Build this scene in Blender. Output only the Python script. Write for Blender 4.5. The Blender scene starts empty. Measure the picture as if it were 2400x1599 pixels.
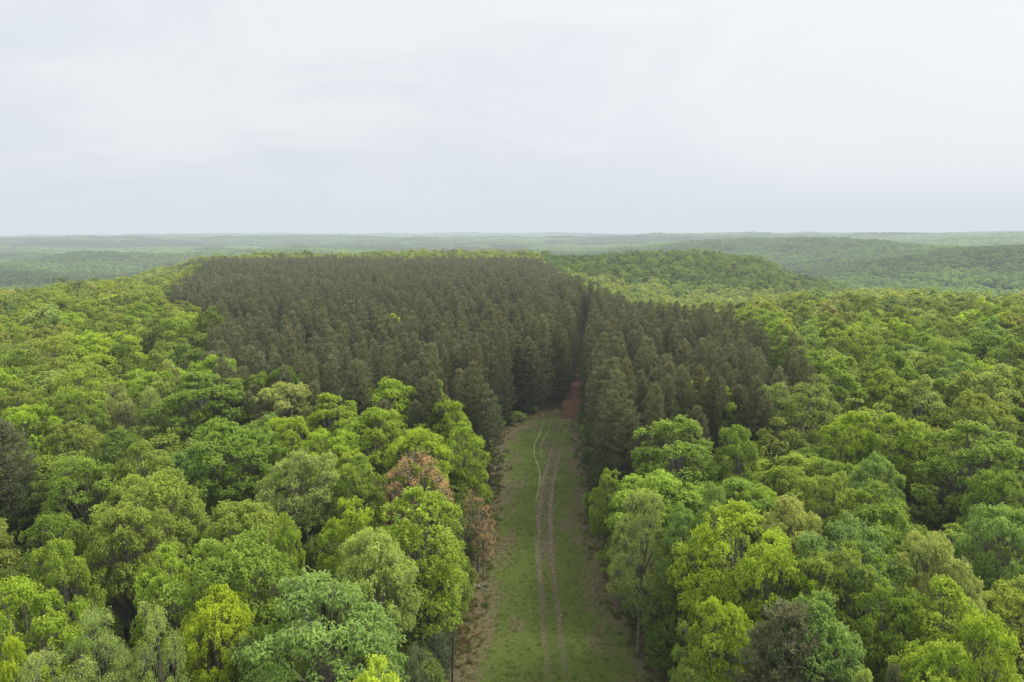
import bpy, math, random
import numpy as np
from mathutils import Vector
PI = math.pi
R_ = np.random.default_rng(7)
scene = bpy.context.scene
COL = scene.collection

# ------------------------------------------------------------------ camera model
CAMZ = 45.0
PITCH = math.radians(8.95)
FPX = 1569.0
HAZE_RGB = (0.69, 0.76, 0.815)
def ray(px, py):
    u = (px - 1176.5) / FPX; v = (784 - py) / FPX
    c, s = math.cos(PITCH), math.sin(PITCH)
    return np.array([u, c + v * s, -s + v * c])
def hit(px, py, z):
    d = ray(px, py); t = (z - CAMZ) / d[2]
    return d[0] * t, d[1] * t, t      # t is depth along the axis
def proj(x, y, z):
    c, s = math.cos(PITCH), math.sin(PITCH)
    zz = np.asarray(z) - CAMZ
    dep = y * c - zz * s
    up = y * s + zz * c
    dep = np.where(dep < 1, 1, dep)
    return 1176.5 + FPX * x / dep, 784 - FPX * up / dep, dep

# ------------------------------------------------------------------ terrain height
def _h(ix, iy, seed):
    n = (ix.astype(np.int64) * 374761393 + iy.astype(np.int64) * 668265263 + seed * 1442695041) & 0xffffffff
    n = ((n ^ (n >> 13)) * 1274126177) & 0xffffffff
    return ((n ^ (n >> 16)) & 0xffff) / 65535.0
def vnoise(x, y, seed=0):
    x = np.asarray(x, float); y = np.asarray(y, float)
    ix = np.floor(x); iy = np.floor(y); fx = x - ix; fy = y - iy
    fx = fx * fx * (3 - 2 * fx); fy = fy * fy * (3 - 2 * fy)
    a = _h(ix, iy, seed); b = _h(ix + 1, iy, seed); c = _h(ix, iy + 1, seed); d = _h(ix + 1, iy + 1, seed)
    return (a * (1 - fx) + b * fx) * (1 - fy) + (c * (1 - fx) + d * fx) * fy
def fbm(x, y, seed=0, o=4):
    s = 0; a = 1; t = 0
    for k in range(o):
        s = s + a * vnoise(x * 2 ** k, y * 2 ** k, seed + k); t += a; a *= .5
    return s / t
RK = [0, 200, 280, 350, 450, 550, 660, 780, 880, 1000, 1200, 1500, 1900, 2400, 3000, 3800, 4800, 6500, 9000, 14000, 40000]
PROF = {  # photo column -> ground height at each distance
 -400: [0, 0, 0, -2, -8, -18, -29, -38, -44, -48, -54, -46, -28, -46, -50, -34, -4, -20, 8, 6, 6],
 0:    [0, 0, 0, -1, -7, -18, -29, -38, -44, -48, -54, -48, -30, -44, -52, -30, -3, -20, 8, 10, 6],
 220:  [0, 0, 0, 0, -2, -9, -19, -30, -39, -45, -52, -54, -44, -26, -50, -36, -5, -14, 12, 10, 8],
 380:  [0, 0, 0, -1, -3, -5, -7, -9, -22, -36, -48, -54, -50, -46, -44, -36, -8, -14, 12, 12, 8],
 500:  [0, 0, 0, 0, 0, 0, 0, 3, -8, -34, -54, -58, -52, -30, -44, -36, -5, -12, 14, 12, 8],
 700:  [0, 0, 0, 0, 0, 0, 1, 6, -6, -34, -54, -58, -44, -14, -34, -36, -6, -8, 14, 14, 8],
 1000: [0, 0, 0, 0, 0, 0, 1, 6, -6, -34, -54, -60, -56, -46, -40, -24, -4, -8, 16, 14, 8],
 1220: [0, 0, 0, 0, -1, -2, -1, 5, -8, -34, -54, -58, -52, -30, -34, -30, -4, -8, 16, 14, 8],
 1330: [0, 0, 0, -1, -8, -9, -6, 0, -2, -30, -52, -58, -52, -36, -36, -26, -4, -8, 16, 14, 8],
 1450: [0, 0, -5, -9, -14, -15, -8, 1, 4, -18, -50, -58, -48, -24, -24, -30, -4, -8, 16, 14, 8],
 1580: [0, 0, -6, -12, -18, -18, -10, 1, 4, -14, -48, -58, -44, -8, -20, -30, -4, -8, 18, 14, 8],
 1720: [0, 0, -3, -9, -17, -22, -17, -7, -3, -18, -48, -58, -36, 2, -20, -30, -4, -8, 18, 14, 8],
 1860: [0, 0, -1, -5, -12, -24, -30, -26, -26, -38, -50, -54, -30, 4, -16, -26, 0, -8, 20, 14, 8],
 2020: [0, 0, 0, -3, -9, -22, -36, -46, -50, -52, -44, -18, -16, -6, -24, -22, 2, -8, 20, 16, 8],
 2200: [0, 0, 0, -3, -9, -22, -38, -50, -54, -54, -36, -3, -18, -20, -20, -6, 2, -6, 20, 16, 8],
 2400: [0, 0, 0, -3, -9, -22, -38, -50, -54, -54, -34, -2, -16, -18, -16, -2, 4, -6, 20, 16, 8],
 2800: [0, 0, 0, -3, -9, -22, -38, -50, -54, -54, -34, -4, -16, -18, -16, -2, 4, -6, 20, 16, 8],
}
_cols = sorted(PROF); _az = np.array([math.atan((c - 1176.5) / FPX) for c in _cols])
_tab = np.array([PROF[c] for c in _cols], float)
_rk = np.array(RK, float)
def ground_z(x, y):
    x = np.asarray(x, float); y = np.asarray(y, float)
    r = np.hypot(x, y); az = np.arctan2(x, y)
    wob = 1 + .12 * (fbm(az * 9 + 50, r / 900, 77, 3) - .5) * np.clip((r - 600) / 900, 0, 1)
    rr = r * wob
    az = np.clip(az, _az[0], _az[-1] - 1e-6)
    ia = np.clip(np.searchsorted(_az, az, side='right') - 1, 0, len(_az) - 2)
    fa = (az - _az[ia]) / (_az[ia + 1] - _az[ia]); fa = fa * fa * (3 - 2 * fa)
    ir = np.clip(np.searchsorted(_rk, rr, side='right') - 1, 0, len(_rk) - 2)
    fr = np.clip((rr - _rk[ir]) / (_rk[ir + 1] - _rk[ir]), 0, 1); fr = fr * fr * (3 - 2 * fr) * .6 + fr * .4
    z = (_tab[ia, ir] * (1 - fr) + _tab[ia, ir + 1] * fr) * (1 - fa) + (_tab[ia + 1, ir] * (1 - fr) + _tab[ia + 1, ir + 1] * fr) * fa
    amp = np.clip((r - 250) / 600, 0, 1) * 3 + np.clip((r - 900) / 1200, 0, 1) * 24
    z = z + (fbm(x / 330, y / 330, 3, 4) - .5) * amp * 1.6
    z = z + (fbm(x / 90, y / 90, 13, 2) - .5) * np.clip((r - 180) / 300, 0, 1) * 5
    far = np.clip((r - 3000) / 3000, 0, 1)
    z = z + (fbm(x / 1600, y / 1600, 9, 3) - .5) * 58 * far
    return z

# ------------------------------------------------------------------ helpers
def tag(o, label=None, cat=None, group=None, kind=None):
    if label: o['label'] = label
    if cat: o['category'] = cat
    if group: o['group'] = group
    if kind: o['kind'] = kind
    return o
def srgb(r, g, b, k=1.0):
    f = lambda c: (c / 255 / 12.92) if c / 255 <= .04045 else ((c / 255 + .055) / 1.055) ** 2.4
    return (f(r) * k, f(g) * k, f(b) * k)
def norm(a): return a / np.maximum(np.linalg.norm(a, axis=-1, keepdims=True), 1e-9)

def mesh_np(name, V, F, mat, attrs=None, nside=4, smooth=False):
    me = bpy.data.meshes.new(name)
    V = np.asarray(V, np.float32); F = np.asarray(F, np.int32)
    me.vertices.add(len(V)); me.vertices.foreach_set('co', V.ravel())
    n = len(F); me.loops.add(n * nside); me.loops.foreach_set('vertex_index', F.ravel())
    me.polygons.add(n)
    me.polygons.foreach_set('loop_start', np.arange(0, n * nside, nside, dtype=np.int32))
    try: me.polygons.foreach_set('loop_total', np.full(n, nside, np.int32))
    except Exception: pass
    if attrs:
        for k, a in attrs.items():
            at = me.attributes.new(k, 'FLOAT', 'POINT'); at.data.foreach_set('value', np.asarray(a, np.float32))
    if mat: me.materials.append(mat)
    me.update(calc_edges=True)
    me.polygons.foreach_set('use_smooth', np.full(n, smooth, bool))
    return me

class Tubes:
    def __init__(s): s.V = []; s.F = []; s.n = 0
    def add(s, P, rad, k=5):
        P = np.asarray(P, float); n = len(P)
        d = norm(np.gradient(P, axis=0))
        ref = np.array([0.31, .93, .1]) if abs(d[0][2]) > .8 else np.array([0, 0, 1.0])
        a = norm(np.cross(d, ref)); b = np.cross(d, a)
        th = np.arange(k) * 2 * PI / k
        ring = P[:, None, :] + np.asarray(rad)[:, None, None] * (np.cos(th)[None, :, None] * a[:, None, :] + np.sin(th)[None, :, None] * b[:, None, :])
        s.V.append(ring.reshape(-1, 3))
        for i in range(n - 1):
            for j in range(k):
                j2 = (j + 1) % k
                s.F.append((s.n + i * k + j, s.n + i * k + j2, s.n + (i + 1) * k + j2, s.n + (i + 1) * k + j))
        s.n += n * k
    def mesh(s, name, mat): return mesh_np(name, np.concatenate(s.V), s.F, mat, smooth=True)
def bez(p0, p1, p2, n):
    t = np.linspace(0, 1, n)[:, None]
    return (1 - t) ** 2 * np.asarray(p0) + 2 * t * (1 - t) * np.asarray(p1) + t * t * np.asarray(p2)

# ------------------------------------------------------------------ materials
def new_mat(name):
    m = bpy.data.materials.new(name); m.use_nodes = True
    nt = m.node_tree; nt.nodes.clear()
    return m, nt, nt.nodes, nt.links
def leaf_mat(name, inst, pine=False):
    m, nt, N, L = new_mat(name)
    out = N.new('ShaderNodeOutputMaterial')
    if inst:
        t = N.new('ShaderNodeAttribute'); t.attribute_type = 'INSTANCER'; t.attribute_name = 'tint'; tint = t.outputs['Color']
    else:
        t = N.new('ShaderNodeObjectInfo'); tint = t.outputs['Color']
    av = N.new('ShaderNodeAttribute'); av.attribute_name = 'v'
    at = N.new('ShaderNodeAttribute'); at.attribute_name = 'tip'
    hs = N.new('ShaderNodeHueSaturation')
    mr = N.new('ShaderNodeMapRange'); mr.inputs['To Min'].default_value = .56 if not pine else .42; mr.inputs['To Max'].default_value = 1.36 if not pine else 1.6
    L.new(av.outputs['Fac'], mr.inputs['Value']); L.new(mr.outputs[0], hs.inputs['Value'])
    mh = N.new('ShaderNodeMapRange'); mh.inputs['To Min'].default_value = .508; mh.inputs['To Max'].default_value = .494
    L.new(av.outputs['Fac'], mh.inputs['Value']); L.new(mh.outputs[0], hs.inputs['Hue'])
    L.new(tint, hs.inputs['Color'])
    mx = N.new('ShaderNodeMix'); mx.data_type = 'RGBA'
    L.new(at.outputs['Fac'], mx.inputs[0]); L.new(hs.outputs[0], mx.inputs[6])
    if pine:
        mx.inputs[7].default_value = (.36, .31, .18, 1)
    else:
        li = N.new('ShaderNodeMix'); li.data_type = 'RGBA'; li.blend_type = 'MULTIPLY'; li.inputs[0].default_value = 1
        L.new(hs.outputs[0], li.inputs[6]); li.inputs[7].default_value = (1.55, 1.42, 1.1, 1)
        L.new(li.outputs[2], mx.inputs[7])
    col = mx.outputs[2]
    pb = N.new('ShaderNodeBsdfPrincipled'); L.new(col, pb.inputs['Base Color'])
    pb.inputs['Roughness'].default_value = .55; pb.inputs['Specular IOR Level'].default_value = .28 if not pine else .2
    tr = N.new('ShaderNodeBsdfTranslucent')
    tm = N.new('ShaderNodeMix'); tm.data_type = 'RGBA'; tm.blend_type = 'MULTIPLY'; tm.inputs[0].default_value = 1
    L.new(col, tm.inputs[6]); tm.inputs[7].default_value = (1.15, 1.08, .65, 1)
    L.new(tm.outputs[2], tr.inputs['Color'])
    ms = N.new('ShaderNodeMixShader'); ms.inputs[0].default_value = .47 if not pine else .18
    L.new(pb.outputs[0], ms.inputs[1]); L.new(tr.outputs[0], ms.inputs[2]); L.new(ms.outputs[0], out.inputs['Surface'])
    return m
def noise_mat(name, c1, c2, scale, rough=.9, c3=None, bump=0.0):
    m, nt, N, L = new_mat(name)
    out = N.new('ShaderNodeOutputMaterial'); pb = N.new('ShaderNodeBsdfPrincipled'); pb.inputs['Roughness'].default_value = rough
    pb.inputs['Specular IOR Level'].default_value = .15
    tc = N.new('ShaderNodeTexCoord'); n = N.new('ShaderNodeTexNoise'); n.inputs['Scale'].default_value = scale; n.inputs['Detail'].default_value = 8
    L.new(tc.outputs['Object'], n.inputs['Vector'])
    cr = N.new('ShaderNodeValToRGB'); cr.color_ramp.elements[0].position = .32; cr.color_ramp.elements[1].position = .68
    cr.color_ramp.elements[0].color = (*c1, 1); cr.color_ramp.elements[1].color = (*c2, 1)
    if c3: e = cr.color_ramp.elements.new(.5); e.color = (*c3, 1)
    L.new(n.outputs['Fac'], cr.inputs[0]); L.new(cr.outputs[0], pb.inputs['Base Color'])
    if bump:
        b = N.new('ShaderNodeBump'); b.inputs['Strength'].default_value = bump; L.new(n.outputs['Fac'], b.inputs['Height']); L.new(b.outputs[0], pb.inputs['Normal'])
    L.new(pb.outputs[0], out.inputs['Surface'])
    return m
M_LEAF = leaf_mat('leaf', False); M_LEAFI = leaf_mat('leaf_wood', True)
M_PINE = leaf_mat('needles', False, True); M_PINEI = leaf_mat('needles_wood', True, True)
M_BARK = noise_mat('bark', (.11, .098, .082), (.30, .275, .24), 3.0)
M_PBARK = noise_mat('pine_bark', (.06, .04, .03), (.15, .105, .08), 3.0)
M_DEADW = noise_mat('bleached_wood', (.34, .30, .26), (.55, .51, .46), 5.0)
M_POLE = noise_mat('dark_dead_wood', (.035, .028, .022), (.09, .075, .06), 5.0)

# ------------------------------------------------------------------ leaves
def leaf_quads(c, ax, nr, L, W):
    nr = norm(nr - (nr * ax).sum(1, keepdims=True) * ax)
    b = np.cross(ax, nr)
    L = np.asarray(L).reshape(-1, 1) if np.ndim(L) else L
    W = np.asarray(W).reshape(-1, 1) if np.ndim(W) else W
    p0 = c; p2 = c + ax * L
    m = c + ax * L * .45 + nr * W * .18
    p1 = m + b * W * .5; p3 = m - b * W * .5
    V = np.stack([p0, p1, p2 - nr * W * .12, p3], 1).reshape(-1, 3)
    F = np.arange(len(c) * 4).reshape(-1, 4)
    return V, F

def make_broad(name, seed, H=20., R=5., base=6., nb=30, ns=40, nl=22, L=.26, W=.17, clump=.42, droop=.25,
               rb=(.28, .44), inner=.72, point=0., twigs=0.3, lod=0, skirt=.3, flat=.8, spread=.5, rough_lo=.76):
    rg = np.random.default_rng(seed)
    z0 = base + (H - base) * .48; a = H - z0; b = z0 - base
    i = np.arange(nb) + .5
    uz = 1 - i / nb * 1.55; ph = i * 2.399963 + rg.uniform(0, 6)
    uz = uz + rg.normal(0, .07, nb); uz = np.clip(uz, -.62, .99)
    rad = np.sqrt(np.maximum(0, 1 - uz ** 2))
    lob = 1 + .16 * np.sin(ph * 2 + seed) + .12 * np.sin(ph * 3 + seed * 1.7)
    U0 = norm(np.stack([np.cos(ph) * rad, np.sin(ph) * rad, uz], 1))
    nlob = int(rg.integers(6, 10)); LC = rg.normal(0, 1, (nlob, 3)); LC[:, 2] = np.abs(LC[:, 2]) * .9 + .1; LC = norm(LC)
    lobf = np.exp(-((1 - U0 @ LC.T) / .13)).max(1)
    wav = sum(np.sin(U0 @ (rg.normal(0, 2.4, 3)) + rg.uniform(0, 6)) for _ in range(3)) / 3
    sc = (rough_lo + (1.16 - rough_lo) * lobf + .14 * wav) * rg.uniform(.9, 1.06, nb) * inner
    taper = 1 - point * np.clip(uz, 0, 1)
    C = np.stack([np.cos(ph) * rad * R * lob * sc * taper, np.sin(ph) * rad * R * lob * sc * taper, z0 + uz * np.where(uz > 0, a, b) * sc], 1)
    U = norm(np.stack([np.cos(ph) * rad, np.sin(ph) * rad, uz], 1))
    RB = R * rg.uniform(rb[0], rb[1], nb) * (1 - .5 * point * np.clip(uz, 0, 1))
    # shoots
    k = rg.integers(0, nb, nb * ns)
    v = norm(rg.normal(0, 1, (nb * ns, 3)) * .8 + U[k] * .75 + np.array([0, 0, .38]))
    rr = (rg.uniform(.55, 1.0, nb * ns) ** .6)[:, None]
    keep = (v[:, 2] > -.35) | (rg.uniform(0, 1, len(v)) < skirt)
    k = k[keep]; v = v[keep]; rr = rr[keep]
    S = C[k] + v * RB[k][:, None] * rr * np.array([1, 1, flat])
    S += rg.normal(0, .12, S.shape)
    n = len(S)
    axs = norm(v * .55 + np.array([0, 0, .75]) + rg.normal(0, .22, (n, 3)))
    sv = rg.uniform(0, 1, n); bv = rg.uniform(0, 1, nb)
    # leaves
    j = np.repeat(np.arange(n), nl); N = len(j)
    t = rg.uniform(0, 1, N)
    per = norm(np.cross(axs[j], rg.normal(0, 1, (N, 3))))
    csz = clump * rg.uniform(.7, 1.3, n)[j][:, None]
    P = S[j] + axs[j] * (t[:, None] - .4) * csz * 1.1 + per * csz * spread * (1.05 - t[:, None] * .75) * rg.uniform(.3, 1.1, (N, 1))
    la = norm(per + axs[j] * .35 * rg.uniform(0, 1, (N, 1)) - np.array([0, 0, 1.0]) * droop * rg.uniform(.4, 1.6, (N, 1)) + rg.normal(0, .25, (N, 3)))
    ln = norm(np.array([0, 0, 1.0]) * .9 + per * .5 + rg.normal(0, .42, (N, 3)))
    s = rg.uniform(.7, 1.25, N)
    V, F = leaf_quads(P, la, ln, L * s, W * s)
    hh = np.clip((P[:, 2] - base) / (H - base), 0, 1)
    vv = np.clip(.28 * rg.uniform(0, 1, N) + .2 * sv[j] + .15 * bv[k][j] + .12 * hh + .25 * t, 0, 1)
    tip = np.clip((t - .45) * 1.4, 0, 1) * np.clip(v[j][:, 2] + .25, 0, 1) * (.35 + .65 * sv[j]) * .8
    V[:, 2] = V[:, 2] * (H / V[:, 2].max())
    at = {'v': np.repeat(vv, 4), 'tip': np.repeat(tip, 4)}
    # wood
    T = Tubes()
    lean = rg.normal(0, .35, 2)
    top = np.array([lean[0], lean[1], z0 + a * .45])
    tp = bez((0, 0, -.3), (lean[0] * -.3, lean[1] * -.3, z0 * .5), top, 8)
    T.add(tp, np.linspace(.27, .06, 8) * (1.3 if R > 4 else .9), 7 if lod == 0 else 4)
    if lod < 2:
        for q in range(nb):
            f = np.clip(.30 + .55 * (C[q][2] - base) / (H - base) * rg.uniform(.75, 1.05), .25, .95)
            idx = f * 7; i0 = int(idx); p0 = tp[i0] + (tp[min(i0 + 1, 7)] - tp[i0]) * (idx - i0)
            mid = p0 * .45 + C[q] * .55 + np.array([0, 0, -.5 + .6 * U[q][2]])
            T.add(bez(p0, mid, C[q] + U[q] * RB[q] * .5, 6), np.linspace(.12, .025, 6), 5 if lod == 0 else 3)
            if lod == 0:
                for w in np.nonzero(k == q)[0][:int(ns * twigs)]:
                    T.add(bez(C[q] - U[q] * RB[q] * .3, C[q] * .4 + S[w] * .6, S[w], 4), np.linspace(.04, .012, 4), 3)
    return (V, F, at), T

def make_pine(name, seed, H=22., R=2.9, base=8., dz=.62, per=6, nt=7, nn=10, NL=.42, NW=.05, lod=0, tips=.5, prof=.62, side=1.0, dead=True):
    rg = np.random.default_rng(seed)
    T = Tubes(); P = []; A = []; TT = []
    z = base; lean = rg.normal(0, .25, 2)
    while z < H - .5:
        t = (z - base) / (H - base)
        rr = R * (1 - t) ** prof * min(1, .55 + t * 2.2)
        m = per if t < .85 else max(3, per - 2)
        a0 = rg.uniform(0, 6.28)
        for q in range(m):
            an = a0 + q * 2 * PI / m + rg.normal(0, .25)
            ln = max(.35, rr * rg.uniform(.62, 1.18))
            up = (-.12 + .75 * t) * ln + rg.normal(0, .12)
            p0 = np.array([lean[0] * t, lean[1] * t, z + rg.normal(0, .15)])
            p2 = p0 + np.array([math.cos(an) * ln, math.sin(an) * ln, up + .12 * ln])
            p1 = p0 + np.array([math.cos(an) * ln * .6, math.sin(an) * ln * .6, up * .2])
            if lod == 0 or (lod == 1 and q % 2 == 0): T.add(bez(p0, p1, p2, 4), [.045, .035, .022, .01], 3)
            cnt = max(2, int(round(nt * (.35 + .65 * ln / R))))
            f = rg.uniform(.3, 1.0, cnt) ** .8
            f[0] = 1.0
            B = (1 - f[:, None]) ** 2 * p0 + 2 * f[:, None] * (1 - f[:, None]) * p1 + f[:, None] ** 2 * p2
            sd = np.array([-math.sin(an), math.cos(an), 0])
            off = rg.normal(0, .34, cnt) * side * (1.25 - f) * ln ** .5
            B = B + sd * off[:, None] + rg.normal(0, .07, B.shape)
            P.append(B); out = np.array([math.cos(an), math.sin(an), 0])
            A.append(norm(out * .6 + sd * np.sign(off)[:, None] * .3 + np.array([0, 0, .75]) + rg.normal(0, .2, B.shape)))
            TT.append(np.full(cnt, t))
        z += dz * rg.uniform(.75, 1.25) * (1 - .35 * t)
    P.append(np.array([[lean[0], lean[1], H - .4], [lean[0], lean[1], H - .15], [lean[0] + .1, lean[1], H - .6]])); A.append(np.array([[0, 0, 1.], [0, 0, 1], [.3, 0, .9]])); TT.append(np.ones(3))
    P = np.concatenate(P); A = np.concatenate(A); TT = np.concatenate(TT); n = len(P)
    j = np.repeat(np.arange(n), nn); N = len(j)
    la = norm(A[j] * .55 + rg.normal(0, .62, (N, 3)))
    ln_ = rg.normal(0, 1, (N, 3)) + np.array([0, 0, .4])
    s = rg.uniform(.7, 1.25, N)
    V, F = leaf_quads(P[j] + rg.normal(0, .05, (N, 3)), la, ln_, NL * s, NW * s * 1.3)
    sv = rg.uniform(0, 1, n)
    vv = np.clip(.22 * rg.uniform(0, 1, N) + .22 * sv[j] + .56 * TT[j] ** 1.6, 0, 1)  # brightens up the crown: sunlit top and dim lower limbs painted into the needles
    tip = np.where((la[:, 2] > .45) & (sv[j] < tips + .3), rg.uniform(.1, .9, N), rg.uniform(0, .10, N)) * np.clip((TT[j] - .35) * 2, .04, 1)  # tan candle tips, partly standing in for sunlit upper sides
    at = {'v': np.repeat(vv, 4), 'tip': np.repeat(tip, 4)}
    T.add(bez((0, 0, -.3), (0, 0, H * .5), (lean[0], lean[1], H - .3), 7), np.linspace(.19, .03, 7), 6 if lod == 0 else 4)
    if dead and lod < 2:
        for q in range(14):
            an = rg.uniform(0, 6.28); zz = rg.uniform(2.5, base); l = rg.uniform(.6, 1.9)
            T.add(bez((0, 0, zz), (math.cos(an) * l * .5, math.sin(an) * l * .5, zz - .05), (math.cos(an) * l, math.sin(an) * l, zz - .25), 3), [.03, .02, .008], 3)
    return (V, F, at), T

# proto = dict(crown mesh, trunk mesh, H, R)
def proto(kind, name, seed, **kw):
    (V, F, at), T = (make_pine if kind == 'pine' else make_broad)(name, seed, **kw)
    pine = kind == 'pine'
    H = kw.get('H', 22. if pine else 20.); R = kw.get('R', 2.9 if pine else 5.)
    r = np.hypot(V[:, 0], V[:, 1]); R = float(np.percentile(r, 97))
    return dict(crown=mesh_np(name + '_crown', V, F, M_PINE if pine else M_LEAF, at),
                trunk=T.mesh(name + '_trunk', M_PBARK if pine else M_BARK), H=H, R=R, V=V, F=F, at=at, T=T, pine=pine)

HI = {
 'round': [proto('b', 'round', 11 + s, nb=50 + 4 * s, ns=30, nl=17, rb=(.17, .33), inner=.80, flat=.66, base=5) for s in range(4)],
 'deep': [proto('b', 'deep', 25 + s, base=2.2, nb=60, ns=28, nl=16, rb=(.18, .34), inner=.8, flat=.68, skirt=.7) for s in range(2)],
 'edgepine': [proto('pine', 'pine_edge', 141 + s, R=4.3, base=1.4, nn=13, nt=13, per=6, dz=.98, prof=.62, side=1.25, dead=False) for s in range(2)],
 'puffy': [proto('b', 'puffy', 31 + s, nb=34, ns=46, nl=17, rb=(.24, .42), inner=.74, flat=.72) for s in range(2)],
 'tuft':  [proto('b', 'tuft', 41 + s, nb=36, ns=30, nl=20, clump=.6, rb=(.2, .36), inner=.8, point=.25, spread=.42) for s in range(2)],
 'droop': [proto('b', 'droop', 51 + s, rough_lo=.88, nb=48, ns=34, nl=18, L=.27, W=.13, droop=.8, clump=.5, rb=(.2, .34), inner=.79, flat=.7) for s in range(2)],
 'wispy': [proto('b', 'wispy', 61 + s, nb=56, ns=34, nl=15, L=.2, W=.11, clump=.6, rb=(.16, .34), inner=.8, base=1.2, droop=.5, point=.2, skirt=.8, twigs=.5, spread=.6) for s in range(2)],
 'column':[proto('b', 'column', 71, R=2.4, base=5, nb=26, ns=34, nl=17, rb=(.4, .6), inner=.8, point=.3, skirt=.7)],
 'sparse':[proto('b', 'sparse', 81, nb=44, ns=16, nl=8, L=.24, W=.14, clump=.55, rb=(.16, .34), inner=.8, flat=.7, twigs=1.0)],
 'thin':  [proto('b', 'thin', 83, base=1.2, nb=46, ns=11, nl=6, L=.26, W=.15, clump=.55, rb=(.16, .34), inner=.8, flat=.7, twigs=1.0, skirt=.8)],
 'bush':  [proto('b', 'bush', 91 + s, H=7., R=3.2, base=.3, nb=26, ns=34, nl=16, L=.24, W=.15, rb=(.24, .4), skirt=1, inner=.75) for s in range(2)],
 'pine':  [proto('pine', 'pine_near', 101 + s, nn=13, nt=10, per=6, dz=.62, R=3.5, base=6) for s in range(2)],
 'bigpine': [proto('pine', 'pine_wide', 121, R=4.2, H=20., base=4., nn=16, nt=15, per=7, dz=.5, prof=.62, tips=.35, side=1.1)],
 'sapling': [proto('pine', 'pine_young', 131, R=1.9, H=7., base=.6, nn=9, nt=7, per=5, dz=.42, tips=.1, dead=False, NL=.34, NW=.04)],
}
MID = [proto('b', 'mid', 211 + s, nb=[26, 34, 22, 30, 28, 24][s], ns=24, nl=9, L=.46, W=.32, clump=.5, point=[0, .1, 0, .3, .15, .45][s], rb=[(.22, .38), (.2, .34), (.28, .44), (.2, .36), (.24, .38), (.24, .36)][s], inner=.78, flat=.7, lod=1, spread=.6) for s in range(6)]
FAR = [proto('b', 'far', 311 + s, nb=[20, 26, 18, 24][s], ns=14, nl=4, L=.85, W=.62, clump=.5, point=[0, .1, .3, .5][s], lod=2, rb=(.3, .46), spread=.6) for s in range(4)]
PMID = [proto('pine', 'pine_mid', 401 + s, nn=8, nt=7, per=5, dz=.8, NL=.58, NW=.09, lod=1, R=[3.6, 3.1, 3.9, 3.3][s], prof=[.75, .9, .65, .8][s], base=[8, 9, 7, 8.5][s]) for s in range(4)]
PFAR = [proto('pine', 'pine_far', 501 + s, nn=4, nt=4, per=5, dz=1.0, NL=.85, NW=.22, lod=2, R=[3.5, 3.1, 3.8][s], prof=[.75, .9, .65][s], base=[9, 10, 8.5][s]) for s in range(3)]

# ------------------------------------------------------------------ tints (reflectance)
K = 1.85
TINT = {
 'bright': srgb(126, 145, 56, K), 'yellow': srgb(141, 157, 50, K), 'vivid': srgb(132, 151, 52, K), 'olive': srgb(123, 137, 64, K),
 'mid': srgb(113, 133, 56, K), 'dark': srgb(94, 114, 50, K), 'blue': srgb(115, 137, 75, K), 'grey': srgb(132, 147, 84, K),
 'pale': srgb(141, 149, 92, K), 'brown': srgb(164, 138, 102, K), 'pine': srgb(87, 93, 63, K), 'bluepine': srgb(92, 106, 74, K), 'lime': srgb(150, 164, 66, K),
 'gold': srgb(130, 145, 62, K),
}
def jit(c, a=.10, rg=R_):
    k = 1 + rg.normal(0, a); g = rg.normal(0, a * .35)
    return (max(.005, c[0] * k * (1 + g)), max(.005, c[1] * k), max(.004, c[2] * k * (1 - g)))

# ------------------------------------------------------------------ thing builders
def empty(name, loc, rz, sc):
    o = bpy.data.objects.new(name, None); COL.objects.link(o)
    o.empty_display_size = 1; o.location = loc; o.rotation_euler = (0, 0, rz); o.scale = sc
    return o
_first = {}
def tree(kind_name, pr, x, y, z, rz, sc, tint, label, cat, group=None):
    t = empty(kind_name, (x, y, z), rz, sc)
    tag(t, label, cat, group)
    for nm in ('trunk', 'crown'):
        key = (id(pr), nm)
        if key not in _first:
            o = bpy.data.objects.new(nm, pr[nm]); _first[key] = o
        else:
            o = _first[key].copy(); o.name = nm
        COL.objects.link(o); o.parent = t
        if nm == 'crown': o.color = (*tint, 1)
    return t

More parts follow.
